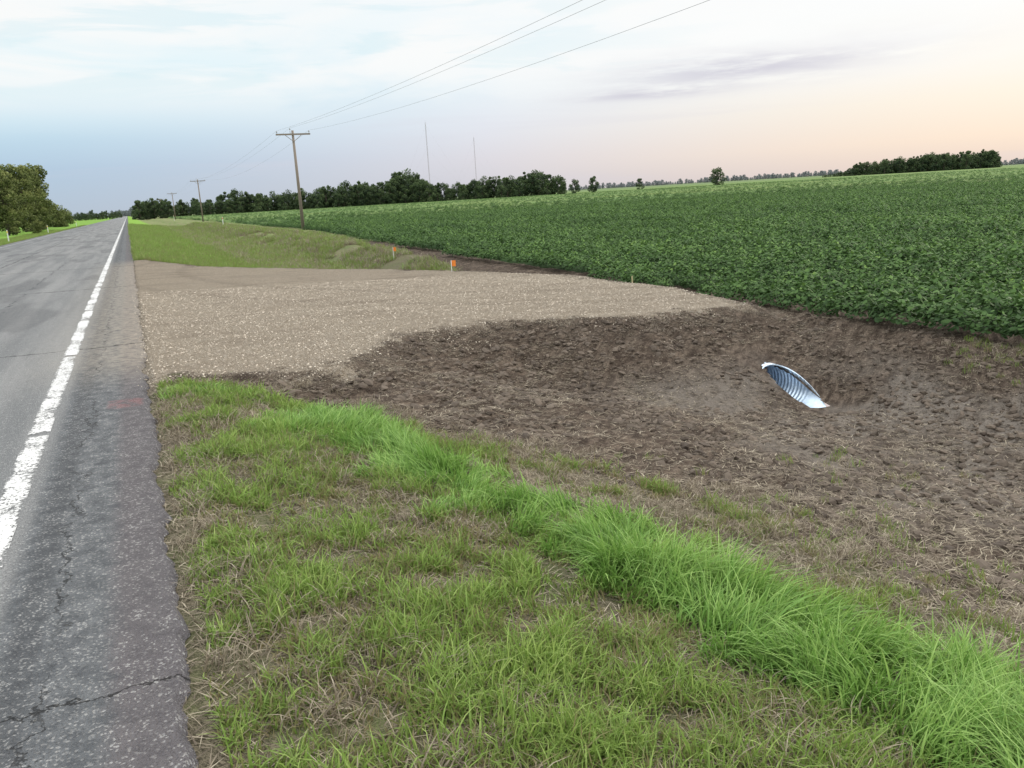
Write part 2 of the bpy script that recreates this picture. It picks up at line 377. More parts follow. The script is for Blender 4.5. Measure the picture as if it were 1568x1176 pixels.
m_short = leafmat('grass_short', [(0, (.29, .24, .14)), (.22, (.23, .225, .09)), (.45, (.165, .25, .055)), (.75, (.22, .34, .07)), (1, (.35, .46, .13))], .35, .55, vs=1.2, vary=.42)
m_lush = leafmat('grass_lush', [(0, (.09, .16, .035)), (.5, (.16, .31, .06)), (1, (.34, .51, .14))], .32, .5, spec=.3, vs=1.5, vary=.4)
m_dead = leafmat('grass_dead', [(0, (.12, .095, .07)), (.5, (.28, .235, .17)), (1, (.52, .46, .35))], .15, .7)
m_soy = leafmat('soy_leaf', [(0, (.03, .065, .02)), (.5, (.078, .148, .042)), (.85, (.14, .245, .062)), (1, (.24, .36, .09))], .25, .6, vs=1.0, spec=.15, vary=.45, an=(.9, .07, .3))

def bladegeo(bx, by, bz, h, wd, la, le, K, r, flat=False, tn=None, tvar=.2):
    n = len(bx); dx, dy = np.cos(la)*le, np.sin(la)*le
    fa = r.uniform(0, 2*np.pi, n); wx, wy = np.cos(fa), np.sin(fa)
    tt = np.linspace(0, 1, K+1); V = np.zeros((n, K+1, 2, 3)); w0 = wd*r.uniform(.6, 1.3, n); dm = np.hypot(dx, dy)
    fl = r.uniform(-.2, 1, n)
    for i, t in enumerate(tt):
        cx = bx+dx*h*(t**1.8); cy = by+dy*h*(t**1.8)
        cz = bz+(.006+h*.14*t*fl if flat else h*(t-np.clip(dm, 0, 1.5)*.42*t**2.6))
        w_ = w0*(1-t**2.2)*.5+.0003
        V[:, i, 0] = np.stack([cx-wx*w_, cy-wy*w_, cz], 1); V[:, i, 1] = np.stack([cx+wx*w_, cy+wy*w_, cz], 1)
    idx = np.arange(n*(K+1)*2).reshape(n, K+1, 2)
    Fq = np.stack([idx[:, :-1, 0], idx[:, :-1, 1], idx[:, 1:, 1], idx[:, 1:, 0]], -1).reshape(-1, 4)
    t0 = r.normal(.5, tvar, n) if tn is None else tn
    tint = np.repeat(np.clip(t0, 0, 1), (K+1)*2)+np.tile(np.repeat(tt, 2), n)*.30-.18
    return V.reshape(-1, 3), Fq, tint
def clump(n, rad, h0, h1, wd, lean, mat, name, seed, K=3, flat=False):
    r = np.random.default_rng(seed); a = r.uniform(0, 2*np.pi, n); rr = rad*np.sqrt(r.uniform(0, 1, n))
    V, Fq, t = bladegeo(rr*np.cos(a), rr*np.sin(a), np.zeros(n), r.uniform(h0, h1, n), wd, r.uniform(0, 2*np.pi, n), lean*r.uniform(.2, 1.2, n), K, r, flat)
    return obj(name, mesh_np(name, V, Fq, {'tint': t}, True, [mat]), link=False)
def coll(name, objs):
    c = bpy.data.collections.new(name)
    for o in objs: c.objects.link(o)
    return c
def scatter(name, pts, scl, c, tilt=.15):
    me = bpy.data.meshes.new(name); me.vertices.add(len(pts)); me.vertices.foreach_set('co', np.asarray(pts, np.float32).ravel())
    at = me.attributes.new('sc', 'FLOAT', 'POINT'); at.data.foreach_set('value', np.asarray(scl, np.float32))
    me.update(); o = obj(name, me)
    ng = bpy.data.node_groups.new(name+'_gn', 'GeometryNodeTree')
    ng.interface.new_socket('Geometry', in_out='INPUT', socket_type='NodeSocketGeometry')
    ng.interface.new_socket('Geometry', in_out='OUTPUT', socket_type='NodeSocketGeometry')
    N = ng.nodes; gi = N.new('NodeGroupInput'); go = N.new('NodeGroupOutput')
    ip = N.new('GeometryNodeInstanceOnPoints'); ci = N.new('GeometryNodeCollectionInfo')
    ci.inputs['Collection'].default_value = c; ci.inputs['Separate Children'].default_value = True; ci.inputs['Reset Children'].default_value = True
    rv = N.new('FunctionNodeRandomValue'); rv.data_type = 'FLOAT_VECTOR'; rv.inputs[0].default_value = (-tilt, -tilt, 0); rv.inputs[1].default_value = (tilt, tilt, 6.283)
    na = N.new('GeometryNodeInputNamedAttribute'); na.data_type = 'FLOAT'; na.inputs[0].default_value = 'sc'
    ip.inputs['Pick Instance'].default_value = True
    ng.links.new(gi.outputs[0], ip.inputs['Points']); ng.links.new(ci.outputs[0], ip.inputs['Instance'])
    ng.links.new(rv.outputs[0], ip.inputs['Rotation']); ng.links.new(na.outputs[0], ip.inputs['Scale'])
    ng.links.new(ip.outputs[0], go.inputs[0])
    md = o.modifiers.new('scatter', 'NODES'); md.node_group = ng
    return o
def visible(x, y, z, mg=.12):
    d = np.stack([x, y, z-CAMH], 1); r = np.array
    f = d@r(F); a = (d@r(Rt))/f; b = (d@r(Up))/f
    return (f > .2) & (np.abs(a) < .618*(1+mg)+.3/f) & (np.abs(b) < .4634*(1+mg)+.5/f)

c_short = coll('grass_short_clumps', [clump(20, .07, .05, .13, .006, .7, m_short, 'grass_clump', 10+i) for i in range(6)])
def rndpts(n, x0, x1, y0, y1): return rng.uniform(x0, x1, n), rng.uniform(y0, y1, n)
def clustered(n, nc, x0, x1, y0, y1, rad):
    cx, cy = rndpts(nc, x0, x1, y0, y1); i = rng.integers(0, nc, n)
    return cx[i]+rng.normal(0, rad, n), cy[i]+rng.normal(0, rad, n), i
def lushd(x, y):
    d = pdist(x, y, LUSH)+(fbm(x, y, 1.2, 44)-.5)*.95+(fbm(x, y, 3.5, 144)-.5)*.45-.08*(np.clip(4-y, 0, 3))
    d2 = np.hypot((x-.45)/1.3, (y-8.35)/.45)*.55+(fbm(x, y, 2.5, 45)-.5)*.5
    d3 = np.hypot((x-1.35)/.75, (y-6.7)/.75)*.5+(fbm(x, y, 2.5, 46)-.5)*.4
    return np.minimum(np.minimum(d, d2+.12), d3+.02)
x, y, ci = clustered(260000, 4200, -.02, 5, .3, 9.3, .05)
lu = lushd(x, y); sdv = sdist(x, y, DIRT)+(fbm(x, y, 1.6, 40)-.5)*.9; sgv = sdist(x, y, GRAV)
tuft = rng.uniform(0, 1, 4200)[ci]
ok = visible(x, y, x*-.18) & (sgv > .15) & (sdv > -.02) & (lu < .14+.38*tuft) & (x > .05)
x, y, lu, tuft, ci = x[ok], y[ok], lu[ok], tuft[ok], ci[ok]
n = len(x); print('lush', n)
if n > 75000:
    s_ = rng.permutation(n)[:75000]; x, y, lu, tuft, ci = x[s_], y[s_], lu[s_], tuft[s_], ci[s_]; n = 75000
z = height(x, y)-.01
la = 2*np.pi*fbm(x, y, 1.3, 47)*2.2-1.5+rng.normal(0, .9, n); le = rng.uniform(.15, 1.1, n)
hh = (.085+.20*np.clip((.48-lu)/.48, 0, 1)**.8)*rng.uniform(.5, 1.2, n)*(.55+.7*tuft)*np.where(y > 7.3, .5, 1)
V, Fq, t = bladegeo(x, y, z, hh, .0075*(1+y*.05), la, le, 5, rng, tn=rng.normal(.34, .2, n)+.35*tuft+.2*(fbm(x, y, 2.2, 48)-.5)*2)
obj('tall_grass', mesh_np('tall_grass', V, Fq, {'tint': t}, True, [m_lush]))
# --- short verge
x, y, ci = clustered(380000, 8500, -.12, 5, .3, 9.3, .048)
lu = lushd(x, y); sdv = sdist(x, y, DIRT)+(fbm(x, y, 1.6, 40)-.5)*1.3; sgv = sdist(x, y, GRAV)
tuft = rng.uniform(0, 1, 8500)[ci]; dens = fbm(x, y, 1.1, 41); dn2 = fbm(x, y, 4.5, 42)
thick = (dens*.5+dn2*.5)
right = np.clip((x-(LUSH[0][0]+(6.1-y)*.31)-.4)/.4, 0, 1)
ok = visible(x, y, x*-.18) & (sdv > -.25) & (sgv > .2) & (lu > .16) & (thick > .34+.19*tuft+.10*right) & (x > -.06+.16*dn2)
x, y, tuft, thick, right = x[ok], y[ok], tuft[ok], thick[ok], right[ok]; n = len(x); print('short', n)
if n > 165000:
    s_ = rng.permutation(n)[:165000]; x, y, tuft, thick, right = (q_[s_] for q_ in (x, y, tuft, thick, right)); n = 165000
z = np.maximum(height(x, y), -.05-.3*np.clip(x, 0, 9))-.005
hh = rng.uniform(.045, .125, n)*(.45+.95*tuft)*(.45+1.1*thick)*(.5+.5*np.clip(x/.3, 0, 1))
V, Fq, t = bladegeo(x, y, z, hh, .006*(1+y*.06), rng.uniform(0, 6.28, n), rng.uniform(.1, 1.1, n), 3, rng, tn=rng.normal(.35, .25, n)+.45*(tuft-.5)+.8*(thick-.45)-.15*right)
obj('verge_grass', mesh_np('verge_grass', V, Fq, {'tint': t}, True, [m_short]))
# --- dead straw between the grass + over the dirt (single mesh)
x, y = rndpts(230000, -.08, 10.3, .3, 13)
sdv = sdist(x, y, DIRT); sgv = sdist(x, y, GRAV); hz = height(x, y, sgv); dd = fbm(x, y, 1.0, 61); d5 = fbm(x, y, 4, 62)
edgeb = np.exp(-(sdv/.8)**2)
lowr = np.clip((5.2-y)/1.5, 0, 1)*np.clip((x-3.2)/.6, 0, 1)
pr = np.where(sdv > 0, .6, .20+.75*np.clip((dd-.44)*5, 0, 1)*np.clip((d5-.35)*4, 0, 1))+.45*edgeb+.4*lowr
pr = pr*np.where(sgv < .15, 0, 1)
ok = visible(x, y, hz) & (rng.uniform(0, 1, len(x)) < pr) & ~((np.abs(x-CUX) < .42) & (y > 7.8) & (y < 9.8))
x, y, hz, sdv = x[ok], y[ok], hz[ok], sdv[ok]; n = len(x); print('straw', n)
V, Fq, t = bladegeo(x, y, hz+.004, rng.uniform(.03, .12, n), .0045*(1+np.hypot(x, y)*.10), rng.uniform(0, 6.28, n), np.full(n, 1.), 2, rng, flat=True, tn=rng.normal(.38, .28, n))
obj('dry_straw', mesh_np('dry_straw', V, Fq, {'tint': t}, True, [m_dead]))
xd, yd = rndpts(5500, 0.0, 5, .3, 9.0); kd = visible(xd, yd, xd*-.18) & (sdist(xd, yd, DIRT) > -.8) & (fbm(xd, yd, 1.6, 51) > .47) & (sdist(xd, yd, GRAV) > .3)
p2 = np.stack([xd[kd], yd[kd], height(xd[kd], yd[kd])], 1)
c_dt = coll('dead_tufts', [clump(16, .07, .04, .13, .005, 1.1, m_dead, 'dead_tuft', 60+i) for i in range(5)])
scatter('dead_grass', p2, rng.uniform(.5, 1.15, len(p2)), c_dt, .3)
c_mix = coll('mixed_clumps', list(c_short.objects)[:3]+list(c_dt.objects)[:3])
# weeds on the backslope and the lower right
xd, yd = rndpts(14000, 3.3, 10.3, 0, 9)
hh = height(xd, yd); pr = np.clip((xd-9.0)/.8, 0, 1)*np.clip((8.0-yd)/1.5, 0, 1)*.6+np.clip((fbm(xd, yd, .9, 71)-.54)*6, 0, 1)*.13*(yd < 6)+np.clip((5.0-xd)/1.2, 0, 1)*.45*(yd < 4.8)
kd = visible(xd, yd, hh) & (rng.uniform(0, 1, len(xd)) < pr)
p4 = np.stack([xd[kd], yd[kd], hh[kd]], 1); scatter('sparse_weeds', p4, rng.uniform(.3, 1.0, len(p4)), c_mix, .3)
# far verge right
xv = rng.uniform(0, 1, 38000)*13+.05; yv = 24+130*rng.uniform(0, 1, 38000)**1.8
sgv = sdist(xv, yv, GRAV); sdv = sdist(xv, yv, DIRT)
kv = (sgv > .3) & (sdv > .1) & (xv < field_edge(yv)-.5)
band = xv < 4.2+(fbm(xv, yv, .3, 81)-.5)*2
hv = height(xv, yv)
a = kv & band; pa = np.stack([xv, yv, hv], 1)[a]; scatter('ditch_grass', pa, rng.uniform(1.0, 1.8, len(pa))*(1+pa[:, 1]/90), c_short, .25)
a = kv & ~band & (fbm(xv, yv, .35, 82) > .38); pa = np.stack([xv, yv, hv], 1)[a]; scatter('ditch_grass', pa, rng.uniform(1.1, 2.4, len(pa))*(1+pa[:, 1]/120), c_mix, .25)
xv = -9.1-8*rng.uniform(0, 1, 9000); yv = 25+200*rng.uniform(0, 1, 9000)**1.3
scatter('verge_grass', np.stack([xv, yv, height(xv, yv)], 1), rng.uniform(1.6, 3.0, 9000), c_short, .25)

# stones / clods
def rock(seed, mat):
    r = np.random.default_rng(seed)
    bm = bmesh.new(); bmesh.ops.create_icosphere(bm, subdivisions=1, radius=1)
    for v in bm.verts: v.co = Vector((v.co.x*1.1, v.co.y*.8, v.co.z*.55))*r.uniform(.75, 1.2)
    me = bpy.data.meshes.new('stone'); bm.to_mesh(me); bm.free(); me.materials.append(mat); return obj('stone', me, link=False)
def plain(name, c1, c2, rough=.9, s=3, **kw):
    G = NT(name); oi = G.n.new('ShaderNodeObjectInfo').outputs['Random']; nn = G.noise(G.pos(), s, 4, .6)
    f = G.m('ADD', G.m('MULTIPLY', oi, .6), G.m('MULTIPLY', nn, .4)); G.pbr(G.mix(f, c1, c2), rough, **kw); return G.mat
m_st = plain('gravel_stone', (.37, .30, .23), (.74, .67, .56)); m_cl = plain('soil_clod', (.035, .026, .02), (.17, .135, .105))
cst = coll('stones', [rock(i, m_st) for i in range(5)]); ccl = coll('clods', [rock(20+i, m_cl) for i in range(5)])
xg, yg = rndpts(38000, -.15, 10.3, 8.0, 20); sgg = sdist(xg, yg, GRAV)+(fbm(xg, yg, 2, 91)-.5)*2.0-.3*rng.uniform(0, 1, len(xg))**4
hg = height(xg, yg); kg = (sgg < .3) & ((xg > -.05) | (rng.uniform(0, 1, len(xg)) < .3)) & visible(xg, yg, hg)
pg = np.stack([xg, yg, np.maximum(hg, np.where(xg < 0, 0, -9))], 1)[kg]
scatter('gravel', pg, .005+.011*rng.uniform(0, 1, len(pg))**3, cst, .5)
xg, yg = rndpts(34000, .3, 10.2, 1, 12); hg = height(xg, yg)
kg = (sdist(xg, yg, DIRT) < .1) & (sdist(xg, yg, GRAV) > .1) & visible(xg, yg, hg) & (fbm(xg, yg, 1.4, 93) > .40) & ~((np.abs(xg-CUX) < .4) & (yg > 7.9) & (yg < 9.8))
pg = np.stack([xg, yg, hg], 1)[kg]; scatter('soil_clods', pg, .008+.06*rng.uniform(0, 1, len(pg))**4.5, ccl, .5)

# ------------------------------------------------------------------ soybean field
def soy(seed, nl=110, rad=.30, H=.5):
    r = np.random.default_rng(seed)
    a = r.uniform(0, 2*np.pi, nl); rr = rad*np.sqrt(r.uniform(0, 1, nl)); hz = H*(1-.6*(rr/rad)**2)*r.uniform(.5, 1.05, nl)
    c = np.stack([rr*np.cos(a), rr*np.sin(a), hz], 1)
    N = np.stack([np.cos(a)*rr/rad*.8+r.normal(0, .4, nl), np.sin(a)*rr/rad*.8+r.normal(0, .4, nl), np.ones(nl)], 1); N /= np.linalg.norm(N, axis=1)[:, None]
    t = r.normal(0, 1, (nl, 3)); U = np.cross(N, t); U /= np.linalg.norm(U, axis=1)[:, None]; Wv = np.cross(N, U)
    s = r.uniform(.028, .055, nl)[:, None]
    sh = [(-1, 0), (-.35, .62), (.45, .5), (1.15, 0), (.45, -.5), (-.35, -.62)]
    V = np.stack([c+U*s*p[0]+Wv*s*p[1]-N*s*(.25*abs(p[1])) for p in sh], 1)
    idx = np.arange(nl*6).reshape(nl, 6)
    Fq = np.concatenate([idx[:, [0, 1, 2, 3]], idx[:, [0, 3, 4, 5]]])
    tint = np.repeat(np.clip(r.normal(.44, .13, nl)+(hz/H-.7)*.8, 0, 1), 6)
    return obj('soybean_plant', mesh_np('soybean_plant', V.reshape(-1, 3), Fq, {'tint': tint}, False, [m_soy]), link=False)
c_soy = coll('soybean_plants', [soy(100+i) for i in range(6)])
P_, S_ = [], []
def rows(r0, r1, dx, dy, s, jit):
    gx = np.arange(9.5, r1*.95, dx); gy = np.arange(-25, r1, dy)
    A_, B_ = np.meshgrid(gx, gy); A_ = A_.ravel(); B_ = B_.ravel()
    A_ = A_+rng.normal(0, jit*.25, len(A_)); B_ = B_+rng.uniform(-dy/2, dy/2, len(A_))
    d = np.hypot(A_, B_)
    k_ = (d >= r0) & (d < r1) & (A_ > field_edge(B_)+.1+(fbm(A_, B_, .7, 35)-.5)*.7) & visible(A_, B_, np.full_like(A_, -.3), .05)
    A_, B_ = A_[k_], B_[k_]
    P_.append(np.stack([A_, B_, np.full_like(A_, -.62)+(fbm(A_, B_, .08, 33)-.5)*.25], 1)); S_.append(s*rng.uniform(.7, 1.2, len(A_))*(.72+.56*fbm(A_, B_*.5, .45, 34)))
rows(0, 45, .80, .24, .96, .08); rows(45, 110, .80, .46, 1.08, .1); rows(110, 400, 1.9, 1.6, 1.25, 1.2)
P_ = np.concatenate(P_); S_ = np.concatenate(S_); pm = rng.permutation(len(P_)); P_ = P_[pm]; S_ = S_[pm]
print('soy', len(P_))
scatter('soybean_field', P_, S_, c_soy, .12)
C = NT('soybean_canopy'); P = C.pos(); py = C.xyz(P)
rw = C.noise(C.scale(P, (1.6, .12, 1)), 1.0, 5, .65); rf = C.noise(P, 3.5, 5, .7); rl = C.noise(P, .03, 4, .6)
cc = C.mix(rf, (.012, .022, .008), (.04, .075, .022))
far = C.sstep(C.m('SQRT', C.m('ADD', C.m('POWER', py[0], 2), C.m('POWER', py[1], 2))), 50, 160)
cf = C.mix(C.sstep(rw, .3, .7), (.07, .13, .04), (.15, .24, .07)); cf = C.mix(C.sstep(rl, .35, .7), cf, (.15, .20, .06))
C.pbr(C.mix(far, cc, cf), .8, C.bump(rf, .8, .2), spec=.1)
yy = np.concatenate([np.arange(-60, 60, 2.), np.geomspace(60, 520, 60)]); tt = np.concatenate([[0, .3, .6], np.geomspace(1, 900, 70)])
TT, YY = np.meshgrid(tt, yy); XX = field_edge(YY)+.75+TT
dist = np.hypot(XX, YY); ZZ = -.50+.36*np.clip((dist-60)/150, 0, 1)+(fbm(XX, YY, .08, 33)-.5)*.25; ZZ = np.where(TT == 0, -.75, ZZ)
idx = np.arange(XX.size).reshape(XX.shape)
Fq = np.stack([idx[:-1, :-1], idx[:-1, 1:], idx[1:, 1:], idx[1:, :-1]], -1).reshape(-1, 4)
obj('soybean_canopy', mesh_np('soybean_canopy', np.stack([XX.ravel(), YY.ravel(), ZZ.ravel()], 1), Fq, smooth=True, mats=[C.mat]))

# ------------------------------------------------------------------ culvert
GM = NT('galvanized_steel'); P = GM.pos()
gs = GM.xyz(GM.vor(P, 28)[1])[0]
GM.pbr(GM.mix(gs, (.58, .70, .84), (.74, .85, .96)), GM.m('MULTIPLY_ADD', gs, .12, .36), metal=.8)
na_ = 48
yc = np.concatenate([np.linspace(8.15, 9.5, 150), np.linspace(9.52, 14, 160)])
th = np.linspace(0, 2*np.pi, na_, endpoint=False)
amp = .006*np.clip((yc-8.65)/.3, 0, 1)
rad = CUR+amp*np.sin(2*np.pi*yc/.068)
YC, TH = np.meshgrid(yc, th, indexing='ij'); RR = np.repeat(rad[:, None], na_, 1)
Vx = CUX+RR*np.sin(TH); Vz = CUZ-RR*np.cos(TH)
tip = 1-np.cos(TH-.45)                       # tongue: longest a little right of the invert
ymin = 8.2+.98*np.clip(tip/2, 0, 1)**.60
Yn = np.maximum(YC, ymin)
V = np.stack([Vx, Yn, Vz], -1)
Vo = np.stack([CUX+(RR+.004)*np.sin(TH), Yn, CUZ-(RR+.004)*np.cos(TH)], -1)
def ring(n0, m0, off=0):
    idx = np.arange(n0*m0).reshape(n0, m0)+off; i2 = np.roll(idx, -1, 1)
    return np.stack([idx[:-1], i2[:-1], i2[1:], idx[1:]], -1).reshape(-1, 4)
n0 = len(yc)
Fi = ring(n0, na_); Fo = ring(n0, na_, n0*na_)[:, ::-1]
a0 = np.arange(na_); b0 = np.roll(a0, -1)
Fr = np.stack([a0, a0+n0*na_, b0+n0*na_, b0], 1)
Vall = np.concatenate([V.reshape(-1, 3), Vo.reshape(-1, 3)])
Fall = np.concatenate([Fi, Fo, Fr])
tri = Vall[Fall]; ar = np.linalg.norm(np.cross(tri[:, 2]-tri[:, 0], tri[:, 3]-tri[:, 1]), axis=1)
obj('culvert_pipe', mesh_np('culvert_pipe', Vall, Fall[ar > 1e-7], smooth=True, mats=[GM.mat]))

# ------------------------------------------------------------------ utility poles and wires
m_wood = plain('weathered_pole_wood', (.17, .14, .12), (.30, .255, .215), s=6); m_ins = plain('insulator_ceramic', (.35, .36, .38), (.5, .5, .52), .3); m_wire = plain('wire_metal', (.30, .30, .32), (.36, .36, .38), .5)
PX = 14.8; ATT = [(-1.45, 8.32), (-.25, 8.55), (1.45, 8.32)]
pys = [-35, 80, 195, 310, 425, 540, 655]
for i, yp in enumerate(pys):
    e = obj('utility_pole', None, (PX, yp, 0)); e.empty_display_size = .3
    zb = -.9
    obj('pole', MB().tube((0, 0, zb), (0, 0, 8.35), .16, .105, 12).mesh('pole', [m_wood], True), parent=e)
    b = MB().box((0, -.16, 8.0), (3.1, .10, .14)); b.tube((-.75, -.2, 7.95), (0, -.17, 7.35), .025, n=5); b.tube((.75, -.2, 7.95), (0, -.17, 7.35), .025, n=5)
    obj('crossarm', b.mesh('crossarm', [m_wood]), parent=e)
    b = MB()
    for ax, azz in ATT:
        b.tube((ax, -.16, min(azz-.27, 8.05)), (ax, -.16, azz-.12), .02, n=6).tube((ax, -.16, azz-.14), (ax, -.16, azz-.06), .07, .055, 10).tube((ax, -.16, azz-.06), (ax, -.16, azz), .045, .03, 10)
    obj('insulators', b.mesh('insulators', [m_ins], True), parent=e)
b = MB()
for (ax, azz), sag in zip(ATT, (1.15, 1.2, 1.55)):
    for y0, y1 in zip(pys[:-1], pys[1:]):
        n = 24; prev = None
        for j in range(n+1):
            t = j/n; p = (PX+ax, y0-.16+(y1-y0)*t, azz-4*sag*t*(1-t))
            if prev: b.tube(prev, p, .0065, n=5, caps=False)
            prev = p
obj('power_lines', b.mesh('power_lines', [m_wire]))

# ------------------------------------------------------------------ radio masts
m_mast = plain('mast_steel', (.34, .31, .33), (.42, .38, .40), .6)
def azu(u): dx = u-784; dy = 292+.0584*dx; return 23.75+math.degrees(math.atan((.9983*dx+.0584*dy)/1302))
def mast(azd, dist, H, wdt):
    x0, y0 = dist*math.sin(R(azd)), dist*math.cos(R(azd)); b = MB()
    c = [Vector((wdt*.58*math.cos(t), wdt*.58*math.sin(t), 0)) for t in (0, 2.094, 4.189)]
    for p in c: b.tube(p+Vector((0, 0, -.6)), p+Vector((0, 0, H)), .10, n=5)
    st = 2.0; zz = 0
    while zz < H-st:
        for i in range(3):
            b.tube(c[i]+Vector((0, 0, zz)), c[(i+1) % 3]+Vector((0, 0, zz+st)), .05, n=3, caps=False); b.tube(c[i]+Vector((0, 0, zz)), c[(i+1) % 3]+Vector((0, 0, zz)), .05, n=3, caps=False)
        zz += st
    b.tube((0, 0, H), (0, 0, H+3), .06, n=5)
    e = obj('radio_mast', b.mesh('radio_mast', [m_mast]), (x0, y0, 0))
    g = MB()
    for f in (.33, .66, .97):
        for t in (0, 2.094, 4.189):
            g.tube((0, 0, H*f), (H*.6*math.cos(t), H*.6*math.sin(t), -.6), .03, n=3, caps=False)
    obj('guy_wires', g.mesh('guy_wires', [m_mast]), parent=e)
mast(azu(660), 1200, 103, 1.1); mast(azu(731), 1550, 103, 1.1)

# ------------------------------------------------------------------ trees
m_bark = plain('bark', (.06, .05, .04), (.13, .11, .09), s=8)
def treemat(n, dk, md, lt): return leafmat(n, [(0, dk), (.5, md), (1, lt)], .2, .7, vs=.05, vary=.14, spec=.1)
m_tl = treemat('tree_foliage', (.035, .055, .035), (.075, .11, .052), (.14, .19, .08))
m_tw = treemat('poplar_foliage', (.06, .075, .032), (.15, .18, .065), (.30, .32, .12))
m_th = treemat('hazy_tree_foliage', (.17, .19, .20), (.22, .25, .26), (.28, .30, .31))  # distance haze painted into the foliage colour, pale blue-grey
def tree(name, H, Wd, nl, ls, seed, mat, shape='round', base=.15, nb=16, spread=.30, bs=.26):
    r = np.random.default_rng(seed); b = MB()
    b.tube((0, 0, -.3), (0, 0, H*.55), H*.022, H*.01, 7, 0)
    bl = []
    for i in range(nb):
        f = (i+.5)/nb; zc = H*(base+(.93-base)*f)
        if shape == 'round': wr = math.sin(math.pi*min(1, .18+f*.78))**.7
        elif shape == 'spire': wr = 1-f*.92
        else: wr = math.sin(math.pi*min(1, .22+f*.66))**.5
        a = i*2.4+r.uniform(-.4, .4); ro = Wd*spread*wr*r.uniform(.5, 1.3)
        c = np.array([ro*math.cos(a), ro*math.sin(a), zc+r.uniform(-.05, .05)*H]); s = Wd*bs*(.45+.55*wr)*r.uniform(.65, 1.3)
        bl.append((c, s, r.uniform(-.18, .18)))
        if shape != 'spire': b.tube((0, 0, max(.1, c[2]*.55)), tuple(c), H*.008, H*.003, 4, 0, caps=False)
    k_ = r.integers(0, nb, nl); C_ = np.array([q_[0] for q_ in bl])[k_]; Sz = np.array([q_[1] for q_ in bl])[k_]; tb = np.array([q_[2] for q_ in bl])[k_]
    d = r.normal(0, 1, (nl, 3)); d /= np.linalg.norm(d, axis=1)[:, None]; rad_ = r.uniform(.2, 1.12, nl)**.6
    c = C_+d*(Sz*rad_)[:, None]*np.array([1, 1, 1.0 if shape == 'oval' else .85]); c[:, 2] = np.maximum(c[:, 2], .1)
    u = r.normal(0, 1, (nl, 3)); u /= np.linalg.norm(u, axis=1)[:, None]; v = np.cross(u, r.normal(0, 1, (nl, 3))); v /= np.linalg.norm(v, axis=1)[:, None]
    s = (ls*r.uniform(.5, 1.2, nl))[:, None]
    V = np.stack([c-u*s, c+v*s*.6, c+u*s, c-v*s*.6], 1).reshape(-1, 3)
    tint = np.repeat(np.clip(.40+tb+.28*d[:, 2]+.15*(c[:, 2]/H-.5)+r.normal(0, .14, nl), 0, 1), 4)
    me = bpy.data.meshes.new(name); nv = len(b.v)
    verts = [tuple(q_) for q_ in b.v]+V.tolist(); faces = b.f+[tuple(range(nv+4*i, nv+4*i+4)) for i in range(nl)]
    me.from_pydata(verts, [], faces); me.materials.append(m_bark); me.materials.append(mat)
    me.polygons.foreach_set('material_index', b.m+[1]*nl)
    at = me.attributes.new('tint', 'FLOAT', 'POINT'); at.data.foreach_set('value', np.concatenate([np.zeros(nv), tint]).astype(np.float32)); me.update()
    return me
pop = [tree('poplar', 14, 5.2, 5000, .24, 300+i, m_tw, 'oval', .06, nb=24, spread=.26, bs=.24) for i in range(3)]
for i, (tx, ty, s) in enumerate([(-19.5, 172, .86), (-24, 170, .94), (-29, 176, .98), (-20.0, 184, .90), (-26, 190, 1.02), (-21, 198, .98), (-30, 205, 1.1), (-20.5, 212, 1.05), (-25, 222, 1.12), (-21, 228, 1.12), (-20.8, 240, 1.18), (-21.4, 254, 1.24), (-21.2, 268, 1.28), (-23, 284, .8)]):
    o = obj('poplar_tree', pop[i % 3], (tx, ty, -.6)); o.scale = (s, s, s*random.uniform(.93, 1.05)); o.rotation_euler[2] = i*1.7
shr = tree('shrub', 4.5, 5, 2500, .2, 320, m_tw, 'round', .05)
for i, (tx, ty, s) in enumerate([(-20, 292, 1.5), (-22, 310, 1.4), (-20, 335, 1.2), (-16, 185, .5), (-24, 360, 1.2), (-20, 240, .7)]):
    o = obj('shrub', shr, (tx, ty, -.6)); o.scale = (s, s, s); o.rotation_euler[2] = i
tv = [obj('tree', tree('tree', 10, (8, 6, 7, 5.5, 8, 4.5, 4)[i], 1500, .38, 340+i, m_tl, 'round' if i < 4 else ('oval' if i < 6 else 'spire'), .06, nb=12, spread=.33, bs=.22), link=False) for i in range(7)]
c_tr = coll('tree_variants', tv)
def az_pt(u, dist): a = R(azu(u)); return (dist*math.sin(a), dist*math.cos(a), -.7)
pts, ss = [], []
prof = lambda u: np.interp(u, [205, 215, 260, 300, 345, 370, 400, 450, 520, 560, 600, 612, 650, 660, 700, 740, 800, 850, 868], [22, 30, 28, 28, 34, 38, 28, 30, 38, 42, 38, 54, 50, 32, 28, 34, 38, 36, 20])
u = 208.
while u < 868:
    for rr in range(2):
        d = 400+rr*14+random.uniform(-8, 8)+(30 if u < 300 else 0); hpx = prof(u)*random.uniform(.55 if rr == 0 else .62, 1.05)
        pts.append(az_pt(u+random.uniform(-4, 4), d)); ss.append(hpx*d/1310/10)
    u += random.uniform(4, 8)
scatter('tree_line', pts, ss, c_tr, .03)
pts, ss = [], []; u = 1262.
while u < 1528:
    for rr in range(2):
        d = 620+rr*25+random.uniform(-10, 10); hpx = np.interp(u, [1262, 1295, 1310, 1400, 1500, 1528], [6, 9, 19, 24, 27, 24])*random.uniform(.65, 1.05)
        pts.append(az_pt(u+random.uniform(-2, 2), d)); ss.append(hpx*d/1310/10)
    u += random.uniform(3, 6)
scatter('tree_line', pts, ss, c_tr, .03)
iso = [(881, 380, 24, 0), (908, 380, 28, 1), (979, 430, 19, 2), (1098, 400, 28, 0)]
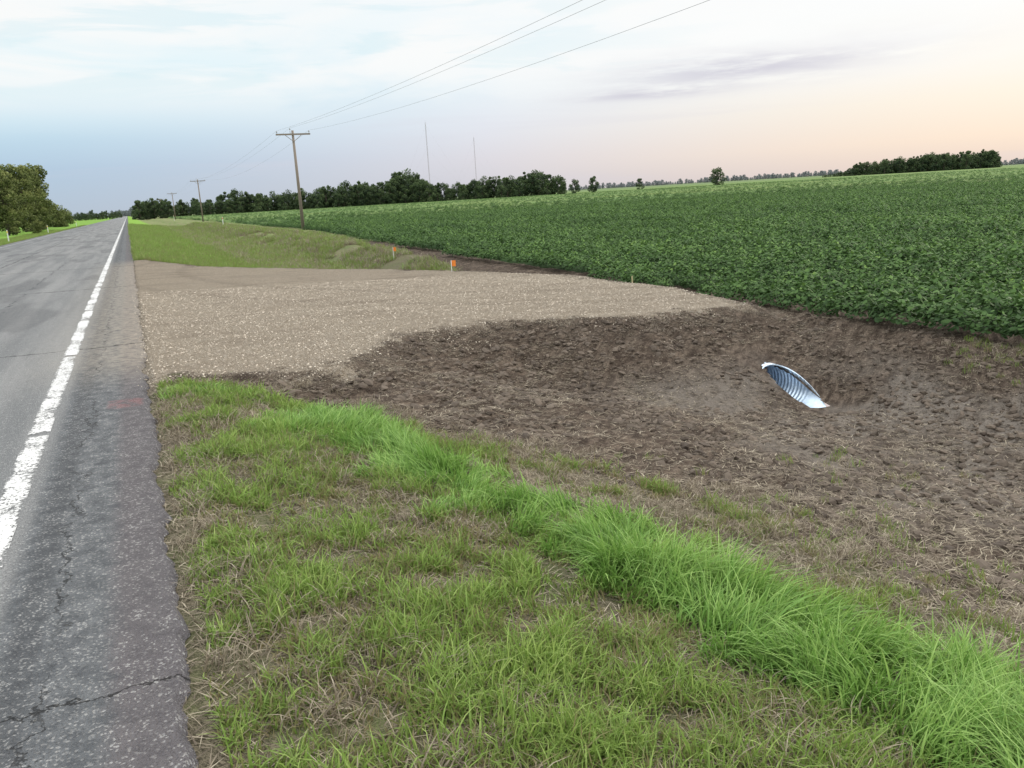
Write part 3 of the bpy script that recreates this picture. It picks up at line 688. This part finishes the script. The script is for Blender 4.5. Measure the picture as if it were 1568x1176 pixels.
for u, d, hp, vi in iso:
    o = obj('field_tree', tv[vi].data, az_pt(u, d)); s = hp*d/1310/10; o.scale = (s, s, s) if u < 1000 else (s*1.25, s*1.25, s)
    o.rotation_euler[2] = vi+u
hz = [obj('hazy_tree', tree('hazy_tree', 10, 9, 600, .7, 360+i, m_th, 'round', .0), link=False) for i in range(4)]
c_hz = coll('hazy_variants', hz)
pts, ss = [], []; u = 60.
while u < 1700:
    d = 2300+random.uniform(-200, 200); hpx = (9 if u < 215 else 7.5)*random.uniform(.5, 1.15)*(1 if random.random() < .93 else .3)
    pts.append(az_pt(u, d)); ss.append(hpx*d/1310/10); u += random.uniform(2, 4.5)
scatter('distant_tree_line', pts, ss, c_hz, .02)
pts, ss = [], []; u = 105.
while u < 215:
    d = 900+random.uniform(-40, 40); hpx = np.interp(u, [105, 130, 150, 175, 192, 215], [6, 12, 14, 11, 7, 10])*random.uniform(.6, 1.1)
    if not (188 < u < 203): pts.append(az_pt(u, d)); ss.append(hpx*d/1310/10)
    u += random.uniform(2, 4)
scatter('tree_line', pts, ss, c_tr, .02)

# ------------------------------------------------------------------ markers
m_wht = plain('white_post', (.62, .62, .60), (.75, .75, .73), .6); m_org = plain('orange_plastic', (.75, .20, .03), (.85, .28, .05), .5); m_yel = plain('yellow_reflector', (.8, .55, .06), (.85, .6, .1), .4)
m_lath = plain('weathered_lath', (.40, .36, .20), (.5, .45, .25), .8)
def marker(px_, py_, h=1.2, top=m_org):
    z0 = float(height(np.array([px_]), np.array([py_]), detail=False)[0])
    b = MB().box((0, 0, h*.5-.05), (.10, .03, h+.1), 0).box((0, -.022, h-.14), (.08, .012, .18), 1).tube((0, 0, h-.002), (0, 0, h+.04), .05, .03, 8, 0)
    obj('road_marker_post', b.mesh('road_marker_post', [m_wht, top]), (px_, py_, z0))
marker(-10.3, 90, 1.2, m_yel); marker(-10.3, 133, 1.2, m_yel); marker(-10.3, 205, 1.3, m_yel); marker(11.6, 120, 1.3, m_org); marker(12, 260, 1.5, m_yel)
def flag(px_, py_, h=.3):
    z0 = float(height(np.array([px_]), np.array([py_]))[0])
    b = MB().tube((0, 0, -.05), (0, 0, h), .012, n=6, m=0); i0 = len(b.v)
    for i in range(5):
        t = i/4
        b.v += [Vector((t*.12, .02*math.sin(t*5), h-.002)), Vector((t*.12, .02*math.sin(t*5+.4), h-.16))]
    for i in range(4): b.f.append((i0+2*i, i0+2*i+1, i0+2*i+3, i0+2*i+2)); b.m.append(1)
    obj('survey_flag', b.mesh('survey_flag', [m_wht, m_org]), (px_, py_, z0))
flag(7.75, 21.2, .30); flag(9.6, 33.0, .5)
z0 = float(height(np.array([9.9]), np.array([15.6]))[0])
b = MB().box((0, 0, .08), (.03, .015, .18)).tube((0, 0, .169), (0, 0, .183), .014, .004, 6)
obj('survey_stake', b.mesh('survey_stake', [m_lath]), (9.9, 15.6, z0))
